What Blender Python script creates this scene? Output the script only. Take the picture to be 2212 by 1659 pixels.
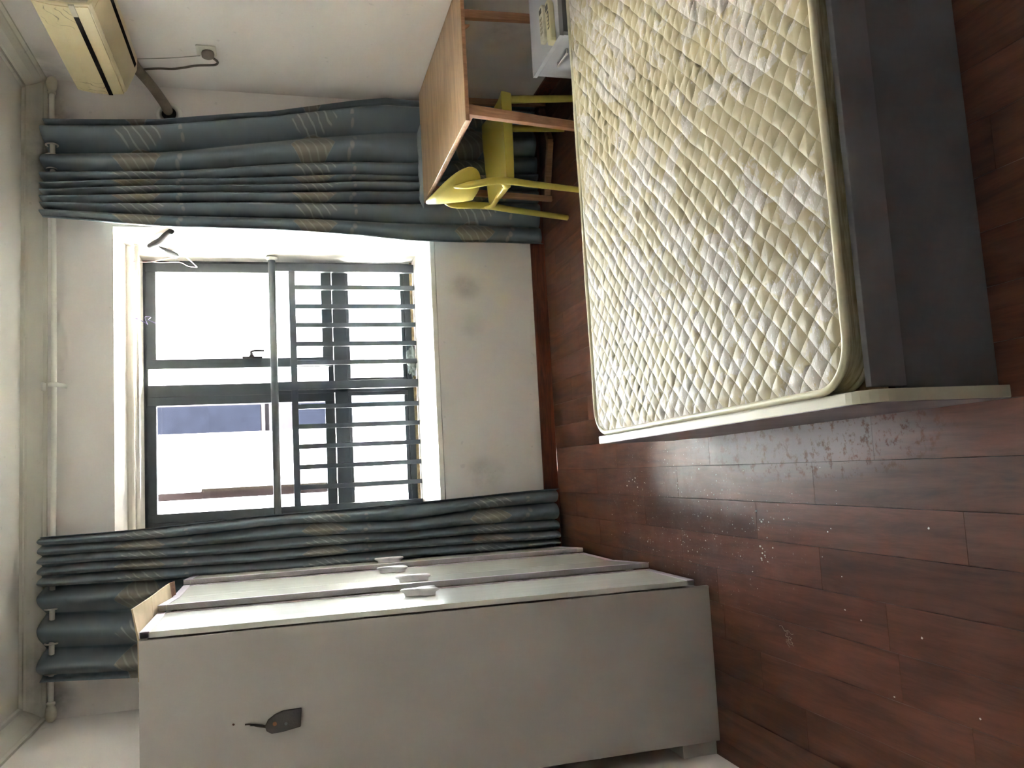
import bpy, bmesh, math, random
from mathutils import Vector, Matrix
random.seed(7)
S = bpy.context.scene
COL = S.collection
for o in list(bpy.data.objects): bpy.data.objects.remove(o)

# ------------------------------------------------------------------ camera
# the phone was held sideways: the picture's left edge is up in the room
fw = Vector((0.098, 0.959, -0.265)).normalized()
rt = Vector((0.9941, -0.1082, -0.0246)); rt = (rt - fw * rt.dot(fw)).normalized()
up = rt.cross(fw).normalized()
cd = bpy.data.cameras.new('camera'); cam = bpy.data.objects.new('camera', cd); COL.objects.link(cam)
M3 = Matrix((-up, rt, -fw)).transposed()
cam.matrix_world = Matrix.Translation((0, 0, 1.5)) @ M3.to_4x4()
cd.sensor_width = 36; cd.sensor_fit = 'HORIZONTAL'; cd.lens = 1812.4 / 2212 * 36
cd.clip_start = .02; cd.clip_end = 500
S.camera = cam
# ------------------------------------------------------------------ world, light, exposure
W = bpy.data.worlds.new('overcast'); S.world = W; W.use_nodes = True
wn = W.node_tree; wn.nodes.clear()
wo = wn.nodes.new('ShaderNodeOutputWorld'); wb = wn.nodes.new('ShaderNodeBackground')
wb.inputs[0].default_value = (0.93, 0.97, 1.0, 1); wb.inputs[1].default_value = 1.0
wn.links.new(wb.outputs[0], wo.inputs[0])
sl = bpy.data.lights.new('sun', 'SUN'); sl.energy = 44; sl.angle = .02; sl.color = (1, .965, .92)
so = bpy.data.objects.new('sun', sl); COL.objects.link(so); so.location = (20, -30, 40)
so.rotation_euler = Vector((-.30, .62, -.72)).to_track_quat('-Z', 'Y').to_euler()      # from behind the house on to the fronts opposite
pl = bpy.data.lights.new('sky_portal', 'AREA'); pl.shape = 'RECTANGLE'; pl.size = 1.7; pl.size_y = 1.66
pl.cycles.is_portal = True
po = bpy.data.objects.new('sky_portal', pl); COL.objects.link(po)
po.location = (.54, 5.42, 1.47); po.rotation_euler = (-math.pi / 2, 0, 0)
S.view_settings.view_transform = 'Standard'; S.view_settings.look = 'None'
S.view_settings.gamma = 1; S.view_settings.use_curve_mapping = False
S.view_settings.exposure = 5.1
S.cycles.use_denoising = True
S.cycles.max_bounces = 14; S.cycles.diffuse_bounces = 8; S.cycles.glossy_bounces = 5
S.cycles.transparent_max_bounces = 16
S.cycles.sample_clamp_indirect = 6
S.cycles.caustics_reflective = False; S.cycles.caustics_refractive = False

# ------------------------------------------------------------------ helpers
def link(o): COL.objects.link(o); return o
def tag(o, label=None, cat=None, group=None, kind=None):
    if label: o['label'] = label
    if cat: o['category'] = cat
    if group: o['group'] = group
    if kind: o['kind'] = kind
    return o
def empty(name, loc=(0, 0, 0), rz=0, **k):
    o = bpy.data.objects.new(name, None); o.location = loc; o.rotation_euler = (0, 0, rz)
    o.empty_display_size = .05
    link(o); return tag(o, **k)
def obj(name, bm, m=None, parent=None, smooth=False, bevel=0, bseg=2, **k):
    """finish one bmesh as ONE mesh object"""
    me = bpy.data.meshes.new(name)
    bmesh.ops.recalc_face_normals(bm, faces=bm.faces[:])
    bm.to_mesh(me); bm.free()
    if m:
        for x in (m if isinstance(m, (list, tuple)) else [m]): me.materials.append(x)
    if smooth:
        for p in me.polygons: p.use_smooth = True
    o = link(bpy.data.objects.new(name, me))
    if parent: o.parent = parent
    if bevel:
        b = o.modifiers.new('bevel', 'BEVEL'); b.width = bevel; b.segments = bseg; b.limit_method = 'ANGLE'
        b.angle_limit = math.radians(40)
    return tag(o, **k)
def NB(): return bmesh.new()
def box(bm, x0, x1, y0, y1, z0, z1, mi=0):
    v = [bm.verts.new(p) for p in ((x0,y0,z0),(x1,y0,z0),(x1,y1,z0),(x0,y1,z0),(x0,y0,z1),(x1,y0,z1),(x1,y1,z1),(x0,y1,z1))]
    for f in ((0,3,2,1),(4,5,6,7),(0,1,5,4),(1,2,6,5),(2,3,7,6),(3,0,4,7)):
        g = bm.faces.new([v[i] for i in f]); g.material_index = mi
    return bm
def B(x0, x1, y0, y1, z0, z1): return box(NB(), x0, x1, y0, y1, z0, z1)
def prism(bm, pts, axis, a, b):
    """extrude a 2D outline between a and b along an axis"""
    def P(p, t):
        if axis == 'x': return (t, p[0], p[1])
        if axis == 'y': return (p[0], t, p[1])
        return (p[0], p[1], t)
    A = [bm.verts.new(P(p, a)) for p in pts]; Bv = [bm.verts.new(P(p, b)) for p in pts]
    n = len(pts)
    bm.faces.new(A); bm.faces.new(Bv[::-1])
    for i in range(n): bm.faces.new((A[i], A[(i+1)%n], Bv[(i+1)%n], Bv[i]))
    return bm
def smooth_path(pts, n=6):
    P = [Vector(p) for p in pts]
    if len(P) < 3: return P
    out = []
    for i in range(len(P)-1):
        p0 = P[max(i-1,0)]; p1 = P[i]; p2 = P[i+1]; p3 = P[min(i+2,len(P)-1)]
        for k in range(n):
            t = k/n
            out.append(.5*((2*p1)+(p2-p0)*t+(2*p0-5*p1+4*p2-p3)*t*t+(3*p1-p0-3*p2+p3)*t*t*t))
    out.append(P[-1]); return out
def tube(bm, pts, r, seg=10, closed=False, caps=True, flat=None):
    """sweep a circle (or an ellipse r, r*flat) along a path; r may be a list"""
    P = [Vector(p) for p in pts]; n = len(P)
    rr = r if isinstance(r, (list, tuple)) else [r]*n
    rings = []; ref = None
    for i in range(n):
        if closed: d = P[(i+1)%n]-P[i-1]
        else: d = P[min(i+1,n-1)]-P[max(i-1,0)]
        d.normalize()
        if ref is None:
            ref = Vector((0,0,1)) if abs(d.z) < .9 else Vector((1,0,0))
        a = ref - d*ref.dot(d); a.normalize(); ref = a; b = d.cross(a)
        rings.append([bm.verts.new(P[i]+a*math.cos(2*math.pi*k/seg)*rr[i]+b*math.sin(2*math.pi*k/seg)*rr[i]*(flat or 1)) for k in range(seg)])
    for i in range(n if closed else n-1):
        A = rings[i]; C = rings[(i+1)%n]
        for k in range(seg): bm.faces.new((A[k], A[(k+1)%seg], C[(k+1)%seg], C[k]))
    if caps and not closed: bm.faces.new(rings[0][::-1]); bm.faces.new(rings[-1])
    return bm
def lathe(bm, prof, c, axis='z', seg=24):
    """profile [(r, h)] turned about an axis through c"""
    rings = []
    for r, h in prof:
        ring = []
        for k in range(seg):
            a = 2*math.pi*k/seg; u, v = r*math.cos(a), r*math.sin(a)
            p = {'z': (u, v, h), 'x': (h, u, v), 'y': (u, h, v)}[axis]
            ring.append(bm.verts.new((c[0]+p[0], c[1]+p[1], c[2]+p[2])))
        rings.append(ring)
    for A, C in zip(rings, rings[1:]):
        for k in range(seg): bm.faces.new((A[k], A[(k+1)%seg], C[(k+1)%seg], C[k]))
    bm.faces.new(rings[0][::-1]); bm.faces.new(rings[-1])
    return bm
def rects_wall(bm, axis_fn, us, vs, hole):
    """wall panel grid with one opening; axis_fn maps (u, v) to 3D"""
    for i in range(len(us)-1):
        for j in range(len(vs)-1):
            if (i, j) in hole: continue
            bm.faces.new([bm.verts.new(axis_fn(*p)) for p in ((us[i],vs[j]),(us[i+1],vs[j]),(us[i+1],vs[j+1]),(us[i],vs[j+1]))])
    return bm

# ------------------------------------------------------------------ materials
class N:
    def __init__(s, name):
        s.m = bpy.data.materials.new(name); s.m.use_nodes = True; s.t = s.m.node_tree
        s.b = s.t.nodes['Principled BSDF']; s.out = s.t.nodes['Material Output']
    def n(s, typ, **k):
        x = s.t.nodes.new('ShaderNode'+typ)
        for a, v in k.items():
            if a.startswith('i_'):
                key = a[2:]; key = int(key) if key.isdigit() else key.replace('_', ' ')
                x.inputs[key].default_value = v
            else: setattr(x, a, v)
        return x
    def l(s, a, b): s.t.links.new(a, b)
    def math(s, op, a, b=None, c=None):
        x = s.n('Math', operation=op)
        for i, v in enumerate((a, b, c)):
            if v is None: continue
            if isinstance(v, (int, float)): x.inputs[i].default_value = v
            else: s.l(v, x.inputs[i])
        return x.outputs[0]
    def mix(s, f, a, b):
        x = s.n('Mix', data_type='RGBA')
        for i, v in ((0, f), (6, a), (7, b)):
            if isinstance(v, (int, float)): x.inputs[i].default_value = v
            elif isinstance(v, tuple): x.inputs[i].default_value = (*v, 1) if len(v) == 3 else v
            else: s.l(v, x.inputs[i])
        return x.outputs[2]
    def obj(s): return s.n('TexCoord').outputs['Object']
    def noise(s, vec, scale, detail=3, rough=.5, dist=0, sc=None):
        if sc:
            mp = s.n('Mapping'); mp.inputs['Scale'].default_value = sc; s.l(vec, mp.inputs[0]); vec = mp.outputs[0]
        x = s.n('TexNoise', i_Scale=scale, i_Detail=detail, i_Roughness=rough, i_Distortion=dist)
        s.l(vec, x.inputs['Vector']); return x.outputs['Fac']
    def ramp(s, f, lo, hi):
        x = s.n('MapRange', interpolation_type='SMOOTHSTEP'); x.inputs[1].default_value = lo; x.inputs[2].default_value = hi
        s.l(f, x.inputs[0]); return x.outputs[0]
    def base(s, c):
        if isinstance(c, tuple): s.b.inputs['Base Color'].default_value = (*c, 1)
        else: s.l(c, s.b.inputs['Base Color'])
    def set(s, **k):
        for a, v in k.items(): s.b.inputs[a.replace('_', ' ')].default_value = v
    def bump(s, h, st, d=.002):
        x = s.n('Bump'); x.inputs['Strength'].default_value = st; x.inputs['Distance'].default_value = d
        s.l(h, x.inputs['Height']); s.l(x.outputs[0], s.b.inputs['Normal'])
def srgb(r, g, b):
    f = lambda c: (c/255/12.92) if c/255 <= .04045 else ((c/255+.055)/1.055)**2.4
    return (f(r), f(g), f(b))
def plain(name, c, rough=.5, var=.12, scale=6, metal=0, bump=0, coat=0, spec=.5):
    k = N(name); ob = k.obj(); nz = k.noise(ob, scale, 4)
    k.base(k.mix(k.ramp(nz, .3, .7), tuple(x*(1-var) for x in c), tuple(min(1, x*(1+var)) for x in c)))
    k.set(Roughness=rough, Metallic=metal, Coat_Weight=coat, Specular_IOR_Level=spec)
    if bump: k.bump(k.noise(ob, 180, 4), bump)
    return k.m
def wood(name, c1, c2, axis='y', rough=.45, scale=1.0, coat=0):
    k = N(name); ob = k.obj()
    sc = {'x': (1.2, 14, 14), 'y': (14, 1.2, 14), 'z': (14, 14, 1.2)}[axis]
    n1 = k.noise(ob, 2.2*scale, 5, .6, 1.4, sc=sc); n2 = k.noise(ob, 9*scale, 4, .6, .3, sc=sc)
    f = k.math('ADD', k.math('MULTIPLY', n1, .7), k.math('MULTIPLY', n2, .3))
    k.base(k.mix(k.ramp(f, .36, .64), c1, c2)); k.set(Roughness=rough, Coat_Weight=coat)
    k.bump(n2, .12, .001); return k.m

def wall_mat(name, c, smudge=None):
    k = N(name); g = k.n('NewGeometry').outputs['Position']
    a = k.noise(g, 1.3, 4, .55); d = k.noise(g, 5, 5, .6)
    col = k.mix(k.ramp(a, .35, .7), tuple(x*.95 for x in c), c)
    spots = k.math('MULTIPLY', k.ramp(k.noise(g, 23, 2), .70, .76), .25)
    col = k.mix(spots, col, tuple(x*.55 for x in c))
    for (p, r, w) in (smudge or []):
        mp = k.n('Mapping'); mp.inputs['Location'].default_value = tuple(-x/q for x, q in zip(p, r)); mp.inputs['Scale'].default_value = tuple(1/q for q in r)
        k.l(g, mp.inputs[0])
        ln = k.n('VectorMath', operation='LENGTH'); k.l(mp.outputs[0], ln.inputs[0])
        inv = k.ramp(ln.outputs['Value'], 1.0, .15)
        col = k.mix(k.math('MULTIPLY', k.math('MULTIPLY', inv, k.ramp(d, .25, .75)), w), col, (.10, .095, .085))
    k.base(col); k.set(Roughness=.85, Specular_IOR_Level=.25)
    k.bump(k.noise(g, 120, 4), .25, .002); return k.m
M = {}
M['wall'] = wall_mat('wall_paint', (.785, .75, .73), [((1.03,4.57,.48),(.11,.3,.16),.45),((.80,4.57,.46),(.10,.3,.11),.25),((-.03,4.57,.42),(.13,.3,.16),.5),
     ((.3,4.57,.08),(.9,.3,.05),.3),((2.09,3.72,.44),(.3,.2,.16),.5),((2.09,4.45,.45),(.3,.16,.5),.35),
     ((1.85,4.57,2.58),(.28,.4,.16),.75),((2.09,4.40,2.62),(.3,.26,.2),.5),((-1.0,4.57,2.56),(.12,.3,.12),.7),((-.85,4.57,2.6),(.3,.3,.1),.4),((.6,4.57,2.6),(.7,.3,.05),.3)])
M['ceiling'] = wall_mat('ceiling_paint', (.80, .785, .74))
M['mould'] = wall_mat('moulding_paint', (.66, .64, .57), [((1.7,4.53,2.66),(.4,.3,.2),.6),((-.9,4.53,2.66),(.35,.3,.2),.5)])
M['reveal'] = plain('reveal_plaster', (.66, .62, .56), .8, .04)
M['marble'] = plain('sill_marble', (.78, .77, .74), .22, .06, 5)
M['base_red'] = wood('baseboard_red_wood', srgb(74, 34, 22), srgb(120, 58, 38), 'x', .4)
M['frame'] = plain('window_dark_metal', srgb(52, 58, 64), .42, .1, 12, 0, .05)
M['bars'] = plain('grille_dark_paint', srgb(56, 62, 70), .4, .12, 20, 0, .08)
M['steel'] = plain('brushed_steel', (.62, .60, .55), .28, .06, 9, .85)
M['white'] = plain('white_plastic', (.72, .71, .66), .4, .04)
M['dust_white'] = plain('dusty_white_plastic', (.52, .49, .38), .6, .15, 25)
def glass_mat():
    k = N('window_glass'); t = k.t; t.nodes.remove(k.b)
    tr = k.n('BsdfTransparent'); tr.inputs[0].default_value = (.93, .96, .96, 1)
    gl = k.n('BsdfGlossy'); gl.inputs['Roughness'].default_value = .02
    fr = k.n('Fresnel'); fr.inputs[0].default_value = 1.45
    mx = k.n('MixShader'); k.l(fr.outputs[0], mx.inputs[0]); k.l(tr.outputs[0], mx.inputs[1]); k.l(gl.outputs[0], mx.inputs[2])
    k.l(mx.outputs[0], k.out.inputs[0]); return k.m
M['glass'] = glass_mat()
def tinted():
    m = M['glass'].copy(); m.name = 'misty_tinted_glass'
    for n_ in m.node_tree.nodes:
        if n_.type == 'BSDF_TRANSPARENT': n_.inputs[0].default_value = (.30, .31, .33, 1)
    return m
M['tint'] = tinted()
def floor_mat():
    k = N('cherry_floorboards'); g = k.n('NewGeometry').outputs['Position']
    rnd = k.n('ObjectInfo').outputs['Random']
    off = k.n('CombineXYZ'); k.l(k.math('MULTIPLY', rnd, 31), off.inputs[1]); k.l(k.math('MULTIPLY', rnd, 17), off.inputs[0])
    va = k.n('VectorMath', operation='ADD'); k.l(g, va.inputs[0]); k.l(off.outputs[0], va.inputs[1]); v = va.outputs[0]
    n1 = k.noise(v, 2.0, 5, .6, 1.0, sc=(9, .9, 1)); n2 = k.noise(v, 14, 5, .65, .2, sc=(9, .8, 1))
    f = k.math('ADD', k.math('MULTIPLY', n1, .75), k.math('MULTIPLY', n2, .25))
    c = k.mix(k.ramp(f, .3, .7), (.060, .019, .012), (.145, .050, .031))
    tone = k.math('ADD', .78, k.math('MULTIPLY', rnd, .45))
    hs = k.n('HueSaturation'); k.l(c, hs.inputs['Color']); k.l(tone, hs.inputs['Value']); c = hs.outputs[0]
    # dusty worn patch beside the bed foot, painted window glare mixed in, dark specks
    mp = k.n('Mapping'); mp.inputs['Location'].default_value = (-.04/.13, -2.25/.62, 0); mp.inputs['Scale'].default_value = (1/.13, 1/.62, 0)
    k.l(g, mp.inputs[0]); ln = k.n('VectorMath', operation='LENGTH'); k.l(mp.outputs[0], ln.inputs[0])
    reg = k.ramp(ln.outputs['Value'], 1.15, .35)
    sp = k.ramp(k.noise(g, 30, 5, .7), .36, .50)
    dust_glare = k.math('MULTIPLY', k.math('MULTIPLY', reg, sp), .75)
    c = k.mix(dust_glare, c, (.33, .29, .32))
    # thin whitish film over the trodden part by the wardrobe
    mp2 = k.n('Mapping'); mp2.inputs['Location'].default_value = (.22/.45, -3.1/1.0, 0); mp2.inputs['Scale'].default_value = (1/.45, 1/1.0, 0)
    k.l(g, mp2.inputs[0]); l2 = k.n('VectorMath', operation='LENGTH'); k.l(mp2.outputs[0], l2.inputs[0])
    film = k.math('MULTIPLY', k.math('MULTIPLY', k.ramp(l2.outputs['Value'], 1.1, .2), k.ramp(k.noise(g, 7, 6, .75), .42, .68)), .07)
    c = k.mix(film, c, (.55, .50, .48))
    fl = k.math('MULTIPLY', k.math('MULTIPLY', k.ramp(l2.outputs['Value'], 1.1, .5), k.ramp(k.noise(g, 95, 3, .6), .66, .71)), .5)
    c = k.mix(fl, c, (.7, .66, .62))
    k.base(c)
    rg = k.math('ADD', .33, k.math('MULTIPLY', k.noise(g, 11, 4, .6), .16))
    k.l(k.math('ADD', rg, k.math('MULTIPLY', dust_glare, .1)), k.b.inputs['Roughness'])
    k.set(Specular_IOR_Level=.36); k.bump(n2, .10, .0006); return k.m
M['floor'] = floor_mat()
M['subfloor'] = plain('dark_joint', (.015, .008, .006), .9)
M['cream'] = plain('wardrobe_cream_board', (.48, .455, .425), .42, .03, 2)
def gloss_door():
    k = N('wardrobe_glossy_door'); g = k.obj()
    k.base(k.mix(k.ramp(k.noise(g, 3, 3, sc=(8, 8, .5)), .3, .7), (.66, .67, .62), (.70, .71, .66)))
    k.set(Roughness=.22, Coat_Weight=.2, Coat_Roughness=.12); return k.m
M['door'] = gloss_door()
M['lav'] = plain('lavender_edge_trim', (.46, .41, .48), .35, .04, 4)
M['knob'] = plain('pale_lavender_knob', (.60, .585, .64), .3, .03, 4, coat=.4)
M['ivory'] = plain('ivory_bed_edge', (.56, .54, .42), .4, .08, 5)
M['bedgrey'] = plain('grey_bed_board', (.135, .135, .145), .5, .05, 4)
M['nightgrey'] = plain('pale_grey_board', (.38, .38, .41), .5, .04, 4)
M['ply'] = wood('bed_base_ply', (.22, .13, .07), (.36, .23, .13), 'x', .6)
M['oak'] = wood('desk_oak', (.30, .185, .10), (.46, .30, .17), 'x', .42, .8, .1)
M['oak_leg'] = wood('desk_leg_wood', (.30, .14, .075), (.44, .22, .12), 'z', .45)
M['yellow'] = plain('yellow_plastic', (.52, .43, .085), .42, .04, 3, spec=.5)
M['remote'] = plain('cream_remote_shell', (.52, .47, .28), .4, .05)
M['dark'] = plain('dark_plastic', (.03, .025, .025), .5, .2, 30)
M['rubber'] = plain('charcoal_rubber', (.055, .047, .045), .55, .3, 14, 0, .3)
M['copper'] = plain('orange_brown_dot', (.30, .12, .05), .5)
M['pipe'] = plain('taped_grey_brown_pipe', (.20, .16, .13), .7, .15, 20, 0, .4)
M['cord'] = plain('grey_brown_cable', (.12, .095, .08), .6)
M['card'] = plain('cardboard_brown', (.44, .34, .21), .85, .08, 10)
M['card_edge'] = plain('torn_cardboard_edge', (.22, .11, .07), .9, .3, 60)
M['pink'] = plain('pink_coated_wire', (.75, .38, .36), .35)
M['purple'] = plain('violet_coated_wire', (.13, .10, .30), .4)
M['hanger'] = plain('grey_hanger_plastic', (.022, .021, .022), .8, spec=.15)
M['hanger_in'] = plain('pale_hanger_lining', (.05, .05, .075), .7)
M['bag'] = plain('grey_green_plastic_bag', (.30, .35, .34), .15, .5, 30)
M['chip'] = plain('white_plaster_chip', (.62, .60, .56), .9)
M['beige_render'] = plain('crumbly_beige_render', (.40, .30, .16), .9, .35, 30)

def curtain_mat():
    k = N('blue_grey_leaf_curtain'); uv = k.n('TexCoord').outputs['UV']
    sp = k.n('SeparateXYZ'); k.l(uv, sp.inputs[0]); u, v = sp.outputs[0], sp.outputs[1]
    fb = (.165, .212, .245)
    weave = k.noise(uv, 60, 3, .6, sc=(9, 40, 1))
    cloud = k.noise(uv, 1.1, 3, .5, sc=(1.4, 2.4, 1))
    col = k.mix(k.ramp(weave, .3, .7), tuple(x*.92 for x in fb), tuple(x*1.08 for x in fb))
    col = k.mix(k.math('MULTIPLY', k.ramp(cloud, .5, .72), .35), col, (.20, .20, .175))
    def cell(period, origin, x):
        return k.math('SUBTRACT', k.math('FRACT', k.math('DIVIDE', k.math('SUBTRACT', x, origin), period)), .5)
    cu = cell(2.0, .5, u)                       # -.5..+.5 over two folds, leaf centred on every other fold
    cv = k.math('MULTIPLY', cell(.87, .00, v), .87)   # metres
    def leaf(cu, cv, uo, vo, w, h):
        a = k.math('DIVIDE', k.math('SUBTRACT', cv, vo), h); a2 = k.math('MULTIPLY', a, a)
        lim = k.math('MULTIPLY', k.math('SUBTRACT', 1.0, a2), w)
        return k.math('SUBTRACT', lim, k.math('ABSOLUTE', k.math('SUBTRACT', cu, uo)))
    wob = k.math('MULTIPLY', k.math('SUBTRACT', k.noise(uv, 30, 2), .5), .03)
    L1 = k.math('ADD', leaf(cu, cv, 0.0, 0.0, .30, .115), wob)
    m1 = k.ramp(L1, .0, .012)
    wm = k.n('Mapping'); wm.inputs['Scale'].default_value = (.10, 1, 1); k.l(uv, wm.inputs[0])
    wv = k.n('TexWave', wave_type='BANDS', bands_direction='DIAGONAL', i_Scale=14, i_Distortion=2.5); k.l(wm.outputs[0], wv.inputs[0])
    vein = k.ramp(wv.outputs['Fac'], .82, .97)
    col = k.mix(k.math('MULTIPLY', m1, .85), col, (.27, .25, .205))
    col = k.mix(k.math('MULTIPLY', k.math('MULTIPLY', m1, vein), .45), col, (.46, .45, .40))
    # pale outline of the leaf
    out = k.math('MULTIPLY', k.ramp(k.math('ABSOLUTE', L1), .010, .002), .4)
    col = k.mix(out, col, (.45, .47, .45))
    # feather on the fold between
    cu2 = cell(2.0, -.5, u)
    L2 = leaf(cu2, cv, .02, -.01, .24, .13)
    m2 = k.math('MULTIPLY', k.ramp(L2, .0, .05), vein)
    col = k.mix(k.math('MULTIPLY', k.ramp(L2, -.03, .1), .35), col, (.24, .235, .20))
    col = k.mix(k.math('MULTIPLY', m2, .6), col, (.44, .47, .48))
    # little berries under each leaf
    for (bu, bv, r) in ((.04, -.205, .011), (-.12, -.225, .010), (.15, -.19, .009), (.48, -.21, .009), (-.40, -.215, .008)):
        du = k.math('MULTIPLY', k.math('SUBTRACT', cu, bu), .16); dv = k.math('SUBTRACT', cv, bv)
        d = k.math('SQRT', k.math('ADD', k.math('MULTIPLY', du, du), k.math('MULTIPLY', dv, dv)))
        col = k.mix(k.math('MULTIPLY', k.ramp(d, r*1.4, r*.7), .38), col, (.50, .46, .44))
    k.base(col); k.set(Roughness=.62, Sheen_Weight=.25, Specular_IOR_Level=.35)
    k.bump(weave, .15, .001)
    tl = k.n('BsdfTranslucent'); k.l(col, tl.inputs[0])
    mx = k.n('MixShader', i_0=.12); k.l(k.b.outputs[0], mx.inputs[1]); k.l(tl.outputs[0], mx.inputs[2]); k.l(mx.outputs[0], k.out.inputs[0])
    return k.m
M['curtain'] = curtain_mat()
def mattress_mat():
    k = N('quilted_floral_ticking'); g = k.obj()
    sp = k.n('SeparateXYZ'); k.l(g, sp.inputs[0]); X, Y = sp.outputs[0], sp.outputs[1]
    wx = k.math('ADD', X, k.math('ADD', k.math('MULTIPLY', k.math('SINE', k.math('MULTIPLY', Y, 23)), .0035), k.math('MULTIPLY', k.math('SINE', k.math('MULTIPLY', X, 57)), .002)))
    wy = k.math('ADD', Y, k.math('MULTIPLY', k.math('SINE', k.math('ADD', k.math('MULTIPLY', X, 19), 1.0)), .0035))
    c0 = math.pi/math.sqrt(2)/.046
    sa = k.math('ABSOLUTE', k.math('SINE', k.math('MULTIPLY', k.math('ADD', wx, wy), c0)))
    sc = k.math('ABSOLUTE', k.math('SINE', k.math('MULTIPLY', k.math('SUBTRACT', wx, wy), c0)))
    seam = k.math('MINIMUM', sa, sc)
    big = k.noise(g, 7, 3, .55, 1.0); det = k.noise(g, 34, 6, .75, 2.6, sc=(.55, 1.3, 1))
    fl = k.math('ADD', k.math('MULTIPLY', k.ramp(big, .42, .60), .42), k.math('MULTIPLY', det, .8))
    m = k.ramp(fl, .58, .70)
    col = k.mix(m, (.335, .28, .165), (.38, .34, .285))
    den = k.noise(g, 70, 5, .7, 2.2, sc=(.5, 1.2, 1))
    col = k.mix(k.math('MULTIPLY', k.ramp(den, .55, .64), k.math('MULTIPLY', m, .75)), col, (.60, .57, .56))
    gold = k.math('MULTIPLY', k.ramp(k.noise(g, 26, 4, .6, 2), .62, .68), k.ramp(k.noise(g, 6, 1), .5, .6))
    col = k.mix(k.math('MULTIPLY', gold, .5), col, (.42, .28, .09))
    col = k.mix(k.math('MULTIPLY', k.ramp(seam, .10, .0), .35), col, (.24, .20, .13))
    k.base(col); k.set(Roughness=.5, Sheen_Weight=.1, Specular_IOR_Level=.3)
    b1 = k.n('Bump'); b1.inputs['Strength'].default_value = .6; b1.inputs['Distance'].default_value = .004
    k.l(k.math('POWER', seam, .35), b1.inputs['Height'])
    b2 = k.n('Bump'); b2.inputs['Strength'].default_value = .35; b2.inputs['Distance'].default_value = .002
    k.l(k.noise(g, 40, 4, .6, .6, sc=(.35, 1.6, 1)), b2.inputs['Height']); k.l(b1.outputs[0], b2.inputs['Normal']); k.l(b2.outputs[0], k.b.inputs['Normal']); return k.m
M['tick'] = mattress_mat()
M['piping'] = plain('cream_satin_piping', (.60, .56, .40), .4, .05)
def side_mat():
    k = N('mattress_side_cloth'); g = k.obj()
    st = k.noise(g, 30, 3, .6, sc=(.4, .4, 5)); k.base(k.mix(k.ramp(st, .3, .7), (.30, .235, .14), (.52, .46, .32)))
    k.set(Roughness=.5); k.bump(st, .5, .003); return k.m
M['side'] = side_mat()
def ac_mat():
    k = N('aged_cream_air_conditioner_panel'); g = k.obj()
    sp = k.n('SeparateXYZ'); k.l(g, sp.inputs[0]); y, z = sp.outputs[1], sp.outputs[2]
    base = k.mix(k.ramp(k.noise(g, 2.5, 3), .3, .7), (.56, .47, .28), (.62, .53, .34))
    # printed scroll flowers at both ends of the panel
    def win(a, lo, hi, soft):
        return k.math('MULTIPLY', k.ramp(a, lo, lo+soft), k.ramp(a, hi, hi-soft))
    wv = k.n('TexWave', wave_type='RINGS', rings_direction='X', i_Scale=7, i_Distortion=9, i_Detail=1); wv.inputs['Detail Scale'].default_value = 2.2; k.l(g, wv.inputs[0])
    lines = k.math('MULTIPLY', k.ramp(wv.outputs['Fac'], .93, .99), k.ramp(k.noise(g, 16, 2), .42, .55))
    ends = k.math('MAXIMUM', win(y, .02, .20, .03), win(y, .66, .785, .02))
    f = k.math('MULTIPLY', k.math('MULTIPLY', lines, ends), win(z, .12, .27, .02))
    k.base(k.mix(k.math('MULTIPLY', f, .65), base, (.13, .12, .11))); k.set(Roughness=.22, Coat_Weight=.3)
    return k.m
M['ac'] = ac_mat()
M['black'] = plain('matt_black_strip', (.008, .006, .006), .9, spec=.1)
M['ac_plain'] = plain('aged_cream_plastic', (.52, .43, .26), .35, .06, 5)
M['ac_dirty'] = plain('dusty_cream_plastic', (.36, .31, .22), .6, .15, 12)

# ------------------------------------------------------------------ the room
XR, XL, YF, YB, ZC = 2.0925, -1.08, 4.57, -3.4, 2.71
WX0, WX1, WZ0, WZ1 = -.27, 1.335, .677, 2.316       # window recess in the front wall
YW = 5.27                                            # plane of the window frame
def st(name, bm, m, parent=None, **k):
    o = obj(name, bm, m, parent, **k)
    if not parent: o['kind'] = 'structure'
    return o
# front wall is thick: a slab cut by the recess
bm = NB()
for a in ((XL-.2, WX0, 0, ZC), (WX1, XR+.2, 0, ZC), (WX0, WX1, 0, WZ0-.03), (WX0, WX1, WZ1, ZC)):
    box(bm, a[0], a[1], YF, 5.45 if a[2] == 0 and a[3] < 1 or a[2] > 1 else 5.45, a[2], a[3])
wf = st('wall_front', bm, M['wall'])
st('wall_right', B(XR, XR+.2, YB-.2, YF, 0, ZC), M['wall'])
st('wall_left', B(XL-.2, XL, YB-.2, YF, 0, ZC), M['wall'])
st('wall_back', B(XL, XR, YB-.2, YB, 0, ZC), plain('low_bounce_back_wall', (.17, .15, .13), .85))  # unseen wall and door, dark and set far back to cut bounced light
d1 = empty('door_1', (.5, YB, 0), kind='structure')
obj('door_leaf', B(-.42, .42, .0, .04, 0, 2.05), plain('dark_brown_door', (.10, .045, .028), .45), d1)
obj('door_frame', B(-.50, -.42, .0, .06, 0, 2.13), plain('dark_brown_frame', (.09, .04, .025), .45), d1)
obj('door_frame', B(.42, .50, .0, .06, 0, 2.13), plain('dark_brown_frame', (.09, .04, .025), .45), d1)
st('ceiling', B(XL-.2, XR+.2, YB-.2, 5.45, ZC, ZC+.15), M['ceiling'])
fl = st('floor', B(XL-.2, XR+.2, YB-.2, YF+.02, -.05, -.006), M['subfloor'])
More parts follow.
